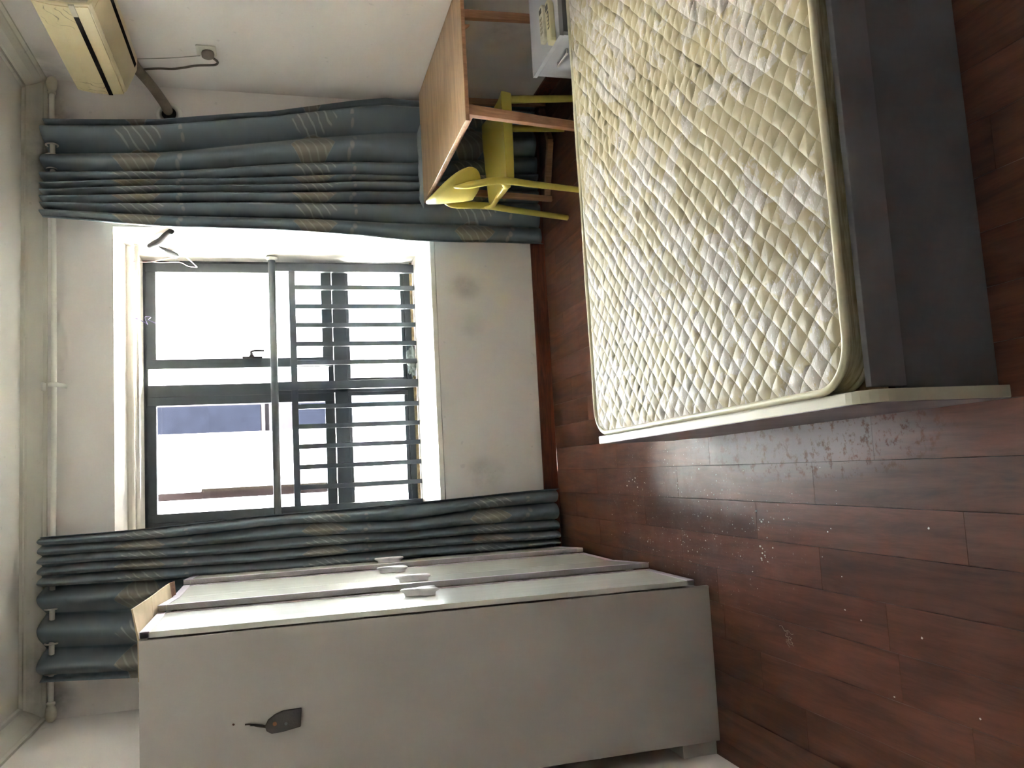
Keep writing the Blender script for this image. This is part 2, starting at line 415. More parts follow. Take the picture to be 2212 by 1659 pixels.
# bright plaster lining of the recess (sides, top with a small step)
bm = NB(); box(bm, WX1-.004, WX1+.02, YF+.001, 5.4, WZ0, WZ1); obj('reveal_side', bm, M['reveal'], wf)
bm = NB(); box(bm, WX0-.02, WX0+.004, YF+.001, 5.4, WZ0, WZ1); obj('reveal_side', bm, M['reveal'], wf)
bm = NB(); box(bm, WX0, WX1, 4.93, 5.4, 2.275, WZ1); obj('reveal_top', bm, M['reveal'], wf, bevel=.012)
bm = NB(); box(bm, WX0, WX1, YF+.003, 4.93, WZ1-.004, WZ1+.01); obj('reveal_top', bm, M['reveal'], wf)
# floorboards, each board its own piece
pw, plen = .1233, .887
def plank_mesh(w, l):
    bm = NB(); g, c, z0 = .0005, .0002, -.012
    x0, x1, y0, y1 = g, w-g, g, l-g
    lo = [bm.verts.new(p) for p in ((x0,y0,z0),(x1,y0,z0),(x1,y1,z0),(x0,y1,z0))]
    md = [bm.verts.new(p) for p in ((x0,y0,-c),(x1,y0,-c),(x1,y1,-c),(x0,y1,-c))]
    hi = [bm.verts.new(p) for p in ((x0+c,y0+c,0),(x1-c,y0+c,0),(x1-c,y1-c,0),(x0+c,y1-c,0))]
    bm.faces.new(hi)
    for A, C in ((lo, md), (md, hi)):
        for k in range(4): bm.faces.new((A[k], A[(k+1)%4], C[(k+1)%4], C[k]))
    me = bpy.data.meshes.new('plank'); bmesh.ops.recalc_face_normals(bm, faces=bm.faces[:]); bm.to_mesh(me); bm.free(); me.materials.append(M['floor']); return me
pcache = {}
x = -.156 - 8*pw
phase = {0: 3.052, 1: 2.778, 2: 2.90, -1: 2.494, -2: 2.166, -3: 1.9}
i = -8
while x < XR:
    ph = phase.get(i, 3.05 - .293*((i*5) % 3) + .07*((i*3) % 4))
    y = ph - math.ceil((ph-YB)/plen)*plen
    xa, xb = max(x, XL), min(x+pw, XR)
    while y < YF and xb-xa > .01:
        ya, yb = max(y, YB), min(y+plen, YF)
        if yb-ya > .02:
            key = (round(xb-xa, 3), round(yb-ya, 3))
            if key not in pcache: pcache[key] = plank_mesh(*key)
            o = link(bpy.data.objects.new('plank', pcache[key])); o.parent = fl; o.location = (xa, ya, 0)
        y += plen
    x += pw; i += 1
# baseboards
def baseboard(name, x0, x1, y0, y1, h):
    b = st(name, B(x0, x1, y0, y1, 0, h), M['base_red'], bevel=.003); return b
baseboard('baseboard_front', XL, XR, YF-.014, YF, .085)
bb = baseboard('baseboard_right', XR-.014, XR, YB, YF-.014, .080)
st('baseboard_left', B(XL, -1.032, 2.885, 4.55, 0, .135), plain('white_skirting', (.52, .50, .46), .6), bevel=.003)
# crown moulding, stepped profile
prof = [(0, 2.612), (.012, 2.612), (.016, 2.628), (.022, 2.632), (.045, 2.655), (.066, 2.684), (.070, 2.694), (.084, 2.697), (.088, ZC), (0, ZC)]
def crown(name, kind):
    bm = NB()
    if kind == 'front': prism(bm, [(YF-a, b) for a, b in prof], 'x', XL, XR)
    if kind == 'right': prism(bm, [(XR-a, b) for a, b in prof], 'y', YB, YF)
    if kind == 'left': prism(bm, [(XL+a, b) for a, b in prof], 'y', YB, YF)
    if kind == 'back': prism(bm, [(YB+a, b) for a, b in prof], 'x', XL, XR)
    return st(name, bm, M['mould'])
for n_, k_ in (('trim_1', 'front'), ('trim_2', 'right'), ('trim_3', 'left'), ('trim_4', 'back')): crown(n_, k_)

# ------------------------------------------------------------------ window
win = empty('window_1', (0, 0, 0), kind='structure')
fx0, fx1, fz0, fz1 = WX0, WX1+.02, .69, 2.285
def bar(name, x0, x1, z0, z1, y0=YW, y1=YW+.06, parent=win, m=None): return obj(name, B(x0, x1, y0, y1, z0, z1), m or M['frame'], parent, bevel=.002)
# outer frame
bar('frame_stile', fx1-.045, fx1, fz0, fz1); bar('frame_stile', fx0, fx0+.05, fz0, fz1)
bar('frame_rail', fx0, fx1, fz1-.035, fz1); bar('frame_rail', fx0, fx1, fz0, fz0+.038)
bar('mullion', .513, .583, fz0, fz1)                       # centre
bar('transom', fx0, fx1, 1.100, 1.180)                       # wide dark transom
bar('transom_lip', fx0, fx1, 1.183, 1.215, YW+.012, YW+.05)
# opening sash upper right
sx0, sx1, sz0, sz1 = .690, 1.318, 1.215, 2.262
def sash(x0, x1, z0, z1, t, yo=-.012):
    s = empty('sash', (0, 0, 0)); s.parent = win
    y0, y1 = YW+yo, YW+.045
    obj('sash_stile', B(x0, x0+t, y0, y1, z0, z1), M['frame'], s, bevel=.003)
    obj('sash_stile', B(x1-t, x1, y0, y1, z0, z1), M['frame'], s, bevel=.003)
    obj('sash_rail', B(x0+t, x1-t, y0, y1, z0, z0+t), M['frame'], s, bevel=.003)
    obj('sash_rail', B(x0+t, x1-t, y0, y1, z1-t, z1), M['frame'], s, bevel=.003)
    return s
s1 = sash(.677, 1.318, 1.19, 2.262, .058)
obj('pane', B(.735, 1.26, YW+.02, YW+.026, 1.248, 2.205), M['glass'], win)
obj('pane', B(.583, .677, YW+.03, YW+.036, 1.215, 2.25), M['glass'], win)
# fixed glass on the left with a slim frame
s2 = sash(fx0+.05, .513, 1.19, 2.26, .052)
obj('pane', B(fx0+.10, .462, YW+.02, YW+.026, 1.24, 2.21), M['tint'], win)
# lower lights
s3 = sash(fx0+.05, .513, .728, 1.100, .022, .02)
obj('pane', B(fx0+.06, .50, YW+.035, YW+.041, .74, 1.10), M['glass'], win)
s4 = sash(.583, fx1-.045, .728, 1.100, .022, .02)
obj('pane', B(.60, fx1-.06, YW+.035, YW+.041, .74, 1.10), M['glass'], win)
# casement handle, seen side-on against the glass
h = empty('handle', (0, 0, 0)); h.parent = win; h['label'] = 'black window lever handle'
obj('handle_base', B(.733, .742, YW-.034, YW-.006, 1.605, 1.722), M['dark'], h, bevel=.003)
obj('handle_hub', lathe(NB(), [(.018, .742), (.010, .756), (.009, .766)], (0, YW-.02, 1.668), 'x', 16), M['dark'], h, smooth=True)
obj('handle_lever', tube(NB(), smooth_path([(.766, YW-.02, 1.674), (.774, YW-.024, 1.665), (.778, YW-.028, 1.64), (.776, YW-.03, 1.595)]), .007, 8), M['dark'], h, smooth=True)
# crumbling render strip under the frame and stone sill
obj('render_strip', B(WX0, WX1+.02, 5.235, 5.40, WZ0, .692), M['beige_render'], win)
obj('sill', B(WX0-.0, WX1, YF-.004, 5.235, WZ0-.028, WZ0), M['marble'], win, bevel=.004)

# ------------------------------------------------------------------ security grille inside the window
gr = empty('security_grille', (.54, 5.19, WZ0), label='dark grey metal safety railing of upright bars standing on the window sill', cat='railing')
def gb(name, x0, x1, y0, y1, z0, z1):
    return obj(name, B(x0-.54, x1-.54, y0-5.19, y1-5.19, z0-WZ0, z1-WZ0), M['bars'], gr, bevel=.0015)
gb('top_rail', -.17, 1.27, 5.178, 5.208, 1.404, 1.442)
for xx in (1.262,): gb('post', xx-.010, xx+.040, 5.172, 5.210, WZ0, 1.53)
gb('post', .527, .577, 5.172, 5.21, WZ0, 1.53)
gb('post', -.20, -.165, 5.175, 5.21, WZ0, 1.545)
nb = 0
def barx(y, x=(700)): pass
for xx in (1.155, 1.037, .921, .805, .691, .425, .305, .185, .063, -.058):
    gb('bar', xx-.014, xx+.014, 5.178, 5.206, WZ0, 1.404)
rod = empty('tension_rod', (WX1-.01, 5.13, 1.538), label='thick dark grey round rail across the window above the railing', cat='rail')
obj('tube', tube(NB(), [(0, 0, 0), (-1.59, 0, 0)], .0215, 16), M['bars'], rod, smooth=True)
for xx in (-.004, -1.585): obj('flange', lathe(NB(), [(.034, 0), (.034, .006), (.022, .016), (.018, .02)] if xx < -1 else [(.018, -.02), (.022, -.014), (.034, -.006), (.034, .004)], (xx, 0, 0), 'x'), M['steel'], rod, smooth=True)
cr = empty('tension_rod', (WX1-.002, 4.83, 2.240), label='beige telescopic clothes rail high across the window recess', cat='rail')
obj('tube', tube(NB(), [(-.02, 0, 0), (-1.60, 0, .004)], .0125, 16), M['steel'], cr, smooth=True)
for xx, w in ((-.002, -1), (-1.60, 1)):
    obj('end_cap', lathe(NB(), [(.014, w*.026), (.019, w*.02), (.021, w*.002), (.021, 0)] if w > 0 else [(.021, 0), (.021, -.002), (.019, -.02), (.014, -.026)], (xx, 0, 0), 'x'), M['white'], cr, smooth=True)

# hangers on the clothes rail
hg = empty('coat_hanger', (1.302, 4.83, 2.24), label='dark grey moulded coat hanger with pale inner side hanging from the clothes rail', cat='hanger')
HP = [(.0, -.035, -.083), (0, -.012, -.10), (.0, 0, -.115)]
obj('hook', tube(NB(), smooth_path([(0, .015, -.005), (0, .014, .010), (0, 0, .0165), (0, -.015, .004), (0, -.012, -.02), (-.002, 0, -.045), (-.002, 0, -.07)]), .0018, 6), M['steel'], hg, smooth=True)
def blade(pts, w):
    bm = NB(); P = smooth_path(pts, 5); n = len(P); rows = []
    for i, p in enumerate(P):
        ww = w*(.55+.45*math.sin(math.pi*min(1, .25+i/n*.75)))
        rows.append([bm.verts.new((p.x-.006, p.y-ww*.6, p.z+ww*.15)), bm.verts.new((p.x+.004, p.y-ww*.2, p.z+ww*.55)), bm.verts.new((p.x+.012, p.y+ww*.6, p.z-ww*.1)), bm.verts.new((p.x+.002, p.y+ww*.1, p.z-ww*.5))])
    for A, C in zip(rows, rows[1:]):
        for k in range(4): bm.faces.new((A[k], A[(k+1)%4], C[(k+1)%4], C[k]))
    bm.faces.new(rows[0]); bm.faces.new(rows[-1][::-1]); return bm
def HL(*P): return [(x-1.302, y-4.83, z-2.24) for x, y, z in P]
A_ = smooth_path(HL((1.302, 4.835, 2.172), (1.300, 4.79, 2.150), (1.306, 4.73, 2.105), (1.314, 4.66, 2.070), (1.321, 4.60, 2.037)), 6)
B_ = smooth_path(HL((1.300, 4.80, 2.160), (1.303, 4.87, 2.148), (1.304, 4.91, 2.125), (1.308, 4.98, 2.098), (1.308, 5.06, 2.072)), 6)
obj('arm', tube(NB(), A_, [.017+.004*math.sin(math.pi*i/(len(A_)-1)) for i in range(len(A_))], 12, flat=.8), M['hanger'], hg, smooth=True)
obj('arm', tube(NB(), B_, [.015+.008*(i/(len(B_)-1)) for i in range(len(B_))], 12, flat=.8), M['hanger'], hg, smooth=True)
L_ = smooth_path(HL((1.296, 4.79, 2.140), (1.294, 4.84, 2.135), (1.294, 4.90, 2.115)), 6)
obj('inner_lining', tube(NB(), L_, .012, 10, flat=.6), M['hanger_in'], hg, smooth=True, label='pale violet inner face')
hg2 = empty('coat_hanger', (1.212, 4.83, 2.24), label='pink wire coat hanger seen edge-on hanging from the clothes rail', cat='hanger')
obj('wire', tube(NB(), smooth_path([(0, .016, 0), (0, .01, .014), (0, -.008, .0155), (0, -.016, .004), (-.001, 0, -.021), (.002, 0, -.076), (0, -.09, -.172), (-.006, -.16, -.245), (-.008, -.17, -.262), (-.007, -.09, -.276), (.021, .17, -.289), (.022, .19, -.283), (.017, .15, -.246), (.024, .09, -.205), (.006, .03, -.118), (.002, 0, -.078)], 5), .0022, 6), M['pink'], hg2, smooth=True)
hg3 = empty('wire_hanger', (.900, 4.83, 2.24), label='bent violet wire looped over the clothes rail', cat='hanger')
obj('wire', tube(NB(), smooth_path([(0, .015, -.004), (0, .012, .0145), (0, -.014, .006), (-.028, -.012, -.046), (-.031, 0, -.05), (.008, 0, -.038), (.010, .02, -.065), (-.008, 0, -.055), (-.02, .03, -.085), (-.044, .04, -.108), (-.038, .03, -.118), (0, .02, -.094), (.018, .02, -.09)], 5), .0018, 6), M['purple'], hg3, smooth=True)
# crumpled bag lying on the sill behind the bars
bm = NB(); bmesh.ops.create_icosphere(bm, subdivisions=4, radius=1)
from mathutils import noise as mn
for v in bm.verts:
    d = mn.noise(v.co*1.7+Vector((3, 1, 0)))*.55 + abs(mn.noise(v.co*4.2))*.35
    v.co = v.co*(1+d); v.co = Vector((v.co.x*.075+(.03 if v.co.z < 0 else -.0)*v.co.x, v.co.y*.016, max(v.co.z, -.8)*.030+.026))
o = obj('plastic_bag', bm, M['bag'], smooth=True); o.location = (.70, 5.222, WZ0)
tag(o, 'crumpled grey-green plastic bag stuffed behind the bars on the window sill', 'bag')

# ------------------------------------------------------------------ curtain rod and curtains
cro = empty('curtain_rod', (.5, 4.49, 2.57), label='long white curtain rod under the ceiling moulding over the window', cat='rod')
pts = [(-1.50+ i*(3.0/20), 0, -.012*math.sin(math.pi*i/20)+.006) for i in range(21)]
obj('rod', tube(NB(), pts, .0125, 14), M['white'], cro, smooth=True)
for xx, w in ((-1.50, -1), (1.50, 1)):
    pr = [(.013, .0), (.019, .004), (.019, .012), (.014, .018), (.022, .030), (.025, .048), (.026, .064), (.021, .082), (.010, .092), (.002, .094)]
    if w < 0: pr = [(r, -h_) for r, h_ in pr][::-1]
    obj('finial', lathe(NB(), pr, (xx-w*.02, 0, .006), 'x', 18), plain('yellowed_finial_plastic', (.60, .57, .48), .5), cro, smooth=True)
br = obj('bracket', B(-.012, .030, .02, .078, .045, .058), M['white'], cro, bevel=.003)
obj('bracket_arm', tube(NB(), smooth_path([(.012, .075, -.045), (.012, .06, -.035), (.012, .02, -.022), (.012, -.004, -.018), (.012, -.018, -.004), (.012, -.012, .016)]), .006, 8, flat=2), M['white'], cro, smooth=True)

ZS = [2.61, 2.592, 2.07, 1.51, .90, .52, .09, .035]
RXT = [[1.821, 1.688, 1.567, 1.513, 1.48, 1.452, 1.41, 1.378, 1.331]]*2 + [
 [1.855, 1.73, 1.596, 1.547, 1.512, 1.477, 1.433, 1.38, 1.305],
 [1.926, 1.811, 1.664, 1.589, 1.553, 1.507, 1.451, 1.377, 1.293],
 [2.062, 1.901, 1.711, 1.62, 1.597, 1.543, 1.481, 1.38, 1.271],
 [2.065, 1.932, 1.751, 1.652, 1.62, 1.569, 1.497, 1.378, 1.259],
 [2.068, 1.96, 1.788, 1.677, 1.639, 1.587, 1.513, 1.366, 1.255],
 [2.068, 1.96, 1.788, 1.677, 1.639, 1.587, 1.513, 1.366, 1.255]]
LXT = [[-.216, -.259, -.309, -.35, -.397, -.446, -.58, -.747, -.877]]*2 + [
 [-.199, -.257, -.306, -.357, -.41, -.466, -.602, -.77, -.9],
 [-.181, -.236, -.303, -.356, -.407, -.464, -.589, -.758, -.893],
 [-.16, -.25, -.31, -.361, -.406, -.457, -.575, -.746, -.886],
 [-.152, -.223, -.299, -.348, -.401, -.457, -.578, -.746, -.888],
 [-.136, -.214, -.309, -.363, -.407, -.436, -.565, -.738, -.884],
 [-.136, -.214, -.309, -.363, -.407, -.436, -.565, -.738, -.884]]
def interp(T, z, j):
    if z >= ZS[0]: return T[0][j]
    for a in range(len(ZS)-1):
        if ZS[a] >= z >= ZS[a+1]:
            t = (ZS[a]-z)/(ZS[a]-ZS[a+1]); t = t if a in (0, 6) else t
            return T[a][j]*(1-t)+T[a+1][j]*t
    return T[-1][j]
def curtain(name, T, peaks, label, ztop, zbot, yr=4.452, yv=4.545):
    root = empty(name, (0, 0, 0), label=label, cat='curtain')
    bm = NB(); uvl = bm.loops.layers.uv.new('uv')
    nz, npf = 80, 20; nf = len(T[0])-1; grid = []
    for iz in range(nz+1):
        z = ztop+(zbot-ztop)*iz/nz; row = []
        for f in range(nf):
            for k in range(npf + (1 if f == nf-1 else 0)):
                t = k/npf; xa, xb = interp(T, z, f), interp(T, z, f+1)
                pk, pw_ = peaks[f]
                tt = t/pk*.5 if t < pk else .5+(t-pk)/(1-pk)*.5
                s = math.sin(math.pi*tt)**pw_
                yr = (4.452 if xa < -.42 and z < 2.05 else 4.405) if T is LXT else 4.452-.05*min(1, max(0, (z-.78)/.3))
                wob = .003*math.sin(2.1*z+f*1.7)
                yb_ = yv-(yv-yr)*.85*(max(0, 1-(f+t)*6)+max(0, 1-(nf-f-t)*6)); y = min(yb_, yv-(yv-yr)*s*(.97+.03*math.sin(f*2.3+z*1.3))) + wob*(1-s)*.5 + wob*s
                top = min(1, max(0, (z-2.40)/.13)); y = min(y, yv-(yv-4.470)*top) if abs(xb-xa) < .075 else y
                hem = 0
                xx = xa*(1-t)+xb*t + .004*math.sin(z*5+f)
                zz = z + (.012*math.sin(math.pi*t) if iz == nz else 0) - (.010*(1-s) if iz == 0 else 0)
                row.append((bm.verts.new((xx, y, zz)), f+t, z))
        grid.append(row)
    for A, C in zip(grid, grid[1:]):
        for k in range(len(A)-1):
            q = (A[k], A[k+1], C[k+1], C[k]); fc = bm.faces.new([p[0] for p in q])
            for lp, p in zip(fc.loops, q): lp[uvl].uv = (p[1], p[2])
    o = obj('curtain_cloth', bm, M['curtain'], root, smooth=True)
    sd = o.modifiers.new('thickness', 'SOLIDIFY'); sd.thickness = .0025; sd.offset = 1
    # eyelets where the rod passes each deep fold
    for f in range(nf):
        xa, xb = interp(T, 2.57, f), interp(T, 2.57, f+1)
        if abs(xb-xa) < .08: continue
        for t in (.22, .80):
            obj('eyelet', tube(NB(), [(xa*(1-t)+xb*t+.004*math.cos(a)*0, 4.49+.027*math.cos(a), 2.575+.027*math.sin(a)) for a in [2*math.pi*q/18 for q in range(18)]], .0045, 6, closed=True), M['steel'], root, smooth=True)
    return root
curtain('curtain', RXT, [(.34, 1.4), (.62, 1.1), (.5, .55), (.5, .5), (.5, .5), (.5, .55), (.40, .7), (.6, .6)],
        'wide blue-grey leaf-patterned curtain bunched right of the window behind the desk', 2.612, .036)
curtain('curtain', LXT, [(.45, .55), (.5, .5), (.5, .5), (.5, .5), (.5, .55), (.35, 1.2), (.38, 1.3), (.5, 1.1)],
        'blue-grey leaf-patterned curtain gathered left of the window behind the white wardrobe', 2.618, .040)

# ------------------------------------------------------------------ air conditioner
ac = empty('air_conditioner', (XR, 3.42, 2.13), label='yellowed cream wall air conditioner with dark strip and printed flowers', cat='air conditioner')
L = .79
ap = [(0, .045), (0, .275), (-.10, .285), (-.170, .278), (-.200, .262), (-.212, .20), (-.214, .13), (-.208, .062), (-.200, .052), (-.09, .006), (-.03, .004), (-.01, .018)]
obj('casing', prism(NB(), ap, 'y', 0, L), M['ac_plain'], ac, bevel=.008, bseg=3)
fp = [(-.168, .281), (-.203, .268), (-.216, .20), (-.2185, .135), (-.213, .066), (-.204, .066), (-.210, .13), (-.208, .2), (-.196, .262), (-.165, .274)]
obj('front_panel', prism(NB(), fp, 'y', .018, L+.003), M['ac'], ac, bevel=.002)
obj('accent_strip', prism(NB(), [(-.2165, .132), (-.221, .132), (-.2205, .114), (-.216, .114)], 'y', .02, L+.004), M['black'], ac, label='dark strip along the front')
obj('strip_end', prism(NB(), [(-.215, .133), (-.223, .133), (-.222, .113), (-.215, .113)], 'y', -.004, .08), M['ac_dirty'], ac)
obj('air_flap', prism(NB(), [(-.198, .050), (-.110, .0115), (-.108, .016), (-.196, .056)], 'y', .05, L-.03), M['ac_plain'], ac)
obj('outlet_slot', prism(NB(), [(-.100, .0085), (-.080, .002), (-.078, .008), (-.09, .014)], 'y', .04, L-.05), M['black'], ac)
obj('end_cover', prism(NB(), [(0, .05), (0, .27), (-.10, .28), (-.168, .273), (-.195, .256), (-.207, .20), (-.208, .13), (-.202, .066), (-.09, .012)], 'y', -.010, .0), M['ac_dirty'], ac, bevel=.003)
for zz in (.09, .20): obj('end_seam', B(-.2, -.01, -.0115, -.0095, zz, zz+.003), M['dark'], ac)
obj('badge', B(-.2165, -.214, .405, .470, .152, .160), plain('grey_print', (.20, .18, .15), .5), ac)
o = obj('refrigerant_pipe', tube(NB(), smooth_path([(2.062, 4.19, 2.165), (2.05, 4.28, 2.15), (2.035, 4.38, 2.115), (2.02, 4.45, 2.09), (1.985, 4.53, 2.055), (1.958, 4.565, 2.04), (1.95, 4.60, 2.035)]), .025, 14), M['pipe'], smooth=True)
tag(o, 'grey-brown taped pipe from the air conditioner into the wall hole', 'pipe')
ho = empty('pipe_cover', (1.942, YF-.001, 2.035), label='white round wall cover around the pipe hole behind the curtain edge', cat='cover')
obj('ring', lathe(NB(), [(.066, 0), (.065, -.006), (.046, -.010), (.044, 0)], (0, 0, 0), 'y', 30), M['white'], ho, smooth=True)
obj('hole', lathe(NB(), [(.036, -.0115), (.001, -.0115)], (0, 0, 0), 'y', 24), M['dark'], ho, label='dark hole')
ou = empty('wall_socket', (XR, 4.125, 1.812), label='white wall socket with a grey plug below the air conditioner', cat='socket')
obj('plate', B(-.009, 0, -.048, .048, -.046, .046), plain('socket_white', (.60, .58, .50), .4), ou, bevel=.004)
obj('inset', B(-.0105, -.008, -.036, .036, -.034, .034), plain('socket_white_inner', (.56, .55, .47), .4), ou, bevel=.002)
pg = empty('power_plug', (XR-.011, 4.125, 1.805), label='grey power plug and curved lead running up to the air conditioner', cat='plug')
obj('plug_body', lathe(NB(), [(.027, 0), (.030, -.008), (.028, -.026), (.018, -.032), (.004, -.033)], (0, 0, 0), 'x', 20), M['cord'], pg, smooth=True)
obj('lead', tube(NB(), smooth_path([(-.016, .020, -.014), (-.012, .048, -.030), (-.010, .080, -.040), (-.009, .108, -.028), (-.008, .120, .0), (-.008, .135, .065), (-.008, .165, .125), (-.008, .188, .180), (-.008, .195, .25), (-.010, .215, .33), (-.015, .235, .375)]), .0055, 8), M['cord'], pg, smooth=True)
o = obj('thin_cable', tube(NB(), smooth_path([(XR-.003, 4.27, 2.166), (XR-.003, 4.232, 1.99), (XR-.003, 4.185, 1.845)]), .002, 6), plain('grey_wire', (.33, .32, .28), .6), smooth=True)
tag(o, 'thin pale wire running straight down the wall to the socket', 'wire')

# ------------------------------------------------------------------ wardrobe
wx0, wy0, wH, wL = -1.024, 2.857, 1.942, 1.585
wd = empty('wardrobe', (wx0, wy0, 0), label='tall cream four-door wardrobe with lavender door edges along the left wall', cat='wardrobe')
dp = .551
obj('side_panel', B(0, dp, 0, .018, 0, wH), M['cream'], wd, bevel=.001)
obj('side_panel', B(0, dp, wL-.018, wL, 0, wH), M['cream'], wd, bevel=.001)
obj('top_panel', B(.004, dp-.002, .018, wL-.018, wH-.020, wH-.002), M['cream'], wd)
obj('bottom_panel', B(.004, dp-.004, .018, wL-.018, .05, .068), M['cream'], wd)
obj('plinth', B(dp-.03, dp-.014, .018, wL-.018, 0, .05), M['cream'], wd)
obj('back_panel', B(0, .006, .018, wL-.018, .05, wH-.02), M['cream'], wd)
obj('divider', B(.01, dp-.004, wL/2-.009, wL/2+.009, .068, wH-.02), M['cream'], wd)
def door(hy, w, ang, knob_side, near_trim):
    """local frame: hinge at y=hy; door runs to hy+w (w may be negative)"""
    d = empty('door', (dp+.006, hy, 0), 0); d.parent = wd; d.rotation_euler = (0, 0, ang)
    a, b = (0, w) if w > 0 else (w, 0)
    a += .0015; b -= .0015
    z0, z1 = .055, wH-.001
    t = .019; q = .030
    obj('door_panel', B(0, t-.001, a+(.0 if near_trim else .0), b, z0+.002, z1-.002), M['door'], d, bevel=.001)
    # lavender trim: top, bottom, and the free edge
    obj('edge_trim', B(-.0005, t+.0012, a, b, z1-q, z1), M['lav'], d, bevel=.002)
    obj('edge_trim', B(-.0005, t+.0012, a, b, z0, z0+q), M['lav'], d, bevel=.002)
    fr = (b-.022, b) if knob_side == 'far' else (a, a+.022)
    obj('edge_trim', B(-.0005, t+.0012, fr[0], fr[1], z0+q, z1-q), M['lav'], d, bevel=.002)
    # knob: plain three-lobed plate, wider at the front face
    ky = (b-.135) if knob_side == 'far' else (a+.145); kz = 1.02 if knob_side == 'far' else 1.0
    bm = NB(); rings = []
    for (s_, x_) in ((.80, t), (.82, t+.010), (.96, t+.015), (1.0, t+.019), (1.0, t+.022), (.93, t+.025), (.0, t+.025)):
        ring = []
        for k in range(42):
            an = 2*math.pi*k/42; rr = (.043+.017*math.cos(3*an))*s_
            ring.append(bm.verts.new((x_, ky+rr*math.sin(an)*.88, kz+rr*math.cos(an)*1.38)))
        rings.append(ring)
    for A, C in zip(rings, rings[1:]):
        for k in range(42): bm.faces.new((A[k], A[(k+1)%42], C[(k+1)%42], C[k]))
    bmesh.ops.remove_doubles(bm, verts=bm.verts[:], dist=1e-5)
    obj('knob', bm, M['knob'], d, smooth=True)
    return d
W4 = wL/4
door(.002, W4-.002, 0, 'far', True)
door(2*W4-.001, -(W4-.001), math.radians(3.6), 'near', True)
door(2*W4+.001, W4-.001, 0, 'far', False)
door(4*W4-.001, -(W4-.001), math.radians(3.4), 'near', True)
# cardboard sheet on the wardrobe, flap jutting over the doors
bm = NB()
P = [(-.80, 2.93), (-.478, 2.885), (-.378, 2.895), (-.372, 3.02), (-.385, 3.16)]
def sheet(pts, th=.005):
    bm = NB(); lo = [bm.verts.new(p) for p in pts]; hi = [bm.verts.new((p[0], p[1], p[2]+th)) for p in pts]
    bm.faces.new(lo[::-1]); bm.faces.new(hi); n = len(pts)
    for i in range(n): bm.faces.new((lo[i], lo[(i+1)%n], hi[(i+1)%n], hi[i]))
    return bm
cb = empty('cardboard_sheet', (-.6, 3.0, wH), label='brown cardboard sheet lying on top of the wardrobe with its edge jutting over the doors', cat='cardboard')
def cbp(name, pts, m, th=.005):
    o = obj(name, sheet([(x+.6, y-3.0, z-wH) for x, y, z in pts], th), m, cb); return o
cbp('flap', [(-.60, 2.88, 1.943), (-.476, 2.882, 1.944), (-.476, 3.18, 1.944), (-.60, 3.18, 1.943)], M['card'])
cbp('flap', [(-.476, 2.882, 1.944), (-.380, 2.895, 1.964), (-.381, 3.182, 1.950), (-.476, 3.18, 1.944)], M['card'])
cbp('flap', [(-.476, 3.186, 1.944), (-.381, 3.188, 1.950), (-.392, 3.66, 1.950), (-.47, 3.70, 1.944)], M['card'])
cbp('torn_edge', [(-.47, 3.702, 1.945), (-.392, 3.662, 1.950), (-.388, 3.70, 1.935), (-.46, 3.74, 1.935)], M['card_edge'], .006)
# dark tag stuck on the near side panel
pq = empty('hanging_tag', (-.760, wy0, 1.50), label='dark arched rubber tag with orange dot hung by a short cord on the wardrobe side', cat='tag')
pq.rotation_euler = (0, math.radians(0), 0)
out = [(-.025, -.033), (.032, -.037), (.030, .020), (.022, .045), (.008, .066), (-.010, .076), (-.026, .072), (-.036, .056), (-.034, .02)]
obj('tag_body', prism(NB(), out, 'y', -.010, -.0005), M['rubber'], pq, bevel=.002)
obj('cord', tube(NB(), smooth_path([(-.012, -.004, .072), (-.006, -.004, .095), (-.002, -.004, .120)]), .0035, 6), M['dark'], pq, smooth=True)
obj('cord', tube(NB(), smooth_path([(-.016, -.004, .072), (-.008, -.004, .10), (.000, -.003, .122), (.001, -.003, .136)]), .0025, 6), M['cord'], pq, smooth=True)
obj('dot', lathe(NB(), [(.0065, -.0115), (.0065, -.0095)], (-.006, 0, .046), 'y', 18), M['copper'], pq, label='orange-brown dot')
obj('print', lathe(NB(), [(.005, -.0105), (.005, -.0095)], (-.010, 0, .012), 'y', 18), plain('grey_mark', (.14, .14, .15), .5), pq)
obj('pin', lathe(NB(), [(.002, -.004), (.0035, -.001)], (.005, 0, .170), 'y', 10), plain('rust', (.12, .05, .03), .8), pq)

# ------------------------------------------------------------------ bed
bed = empty('bed_frame', (.092, 1.44, 0), math.radians(.9), label='low grey bed base with an ivory-edged foot board', cat='bed')
bw, bl = 1.51, 1.985
r = .07
o_ = [(0, 0), (0, .36-r)] + [(r-r*math.cos(a), .36-r+r*math.sin(a)) for a in [math.pi/2*i/6 for i in range(1, 7)]] + [(bw-.004, .36), (bw, .356), (bw, .05), (bw-.11, .05), (bw-.12, 0)]
obj('footboard', prism(NB(), o_, 'x', 0, .027), M['ivory'], bed, bevel=.0015)
obj('outer_face', prism(NB(), [(y_*.998+.002, z_*.996+.001) for y_, z_ in o_], 'x', -.0015, .0), plain('mauve_grey_board', (.24, .20, .22), .5), bed)
obj('upper_rail', B(.033, bl, .012, .030, .252, .338), plain('lighter_grey_rail', (.185, .183, .195), .5, .05, 4), bed, bevel=.001)
obj('lower_panel', B(.028, bl, .030, .046, 0, .252), M['bedgrey'], bed)
obj('far_panel', B(.028, bl, bw-.022, bw-.006, 0, .28), M['bedgrey'], bed)
obj('base_board', B(.029, bl, .031, bw-.006, .282, .298), M['ply'], bed)
obj('headboard', B(bl-.02, bl, 0, bw, 0, .80), M['bedgrey'], bed, bevel=.002)
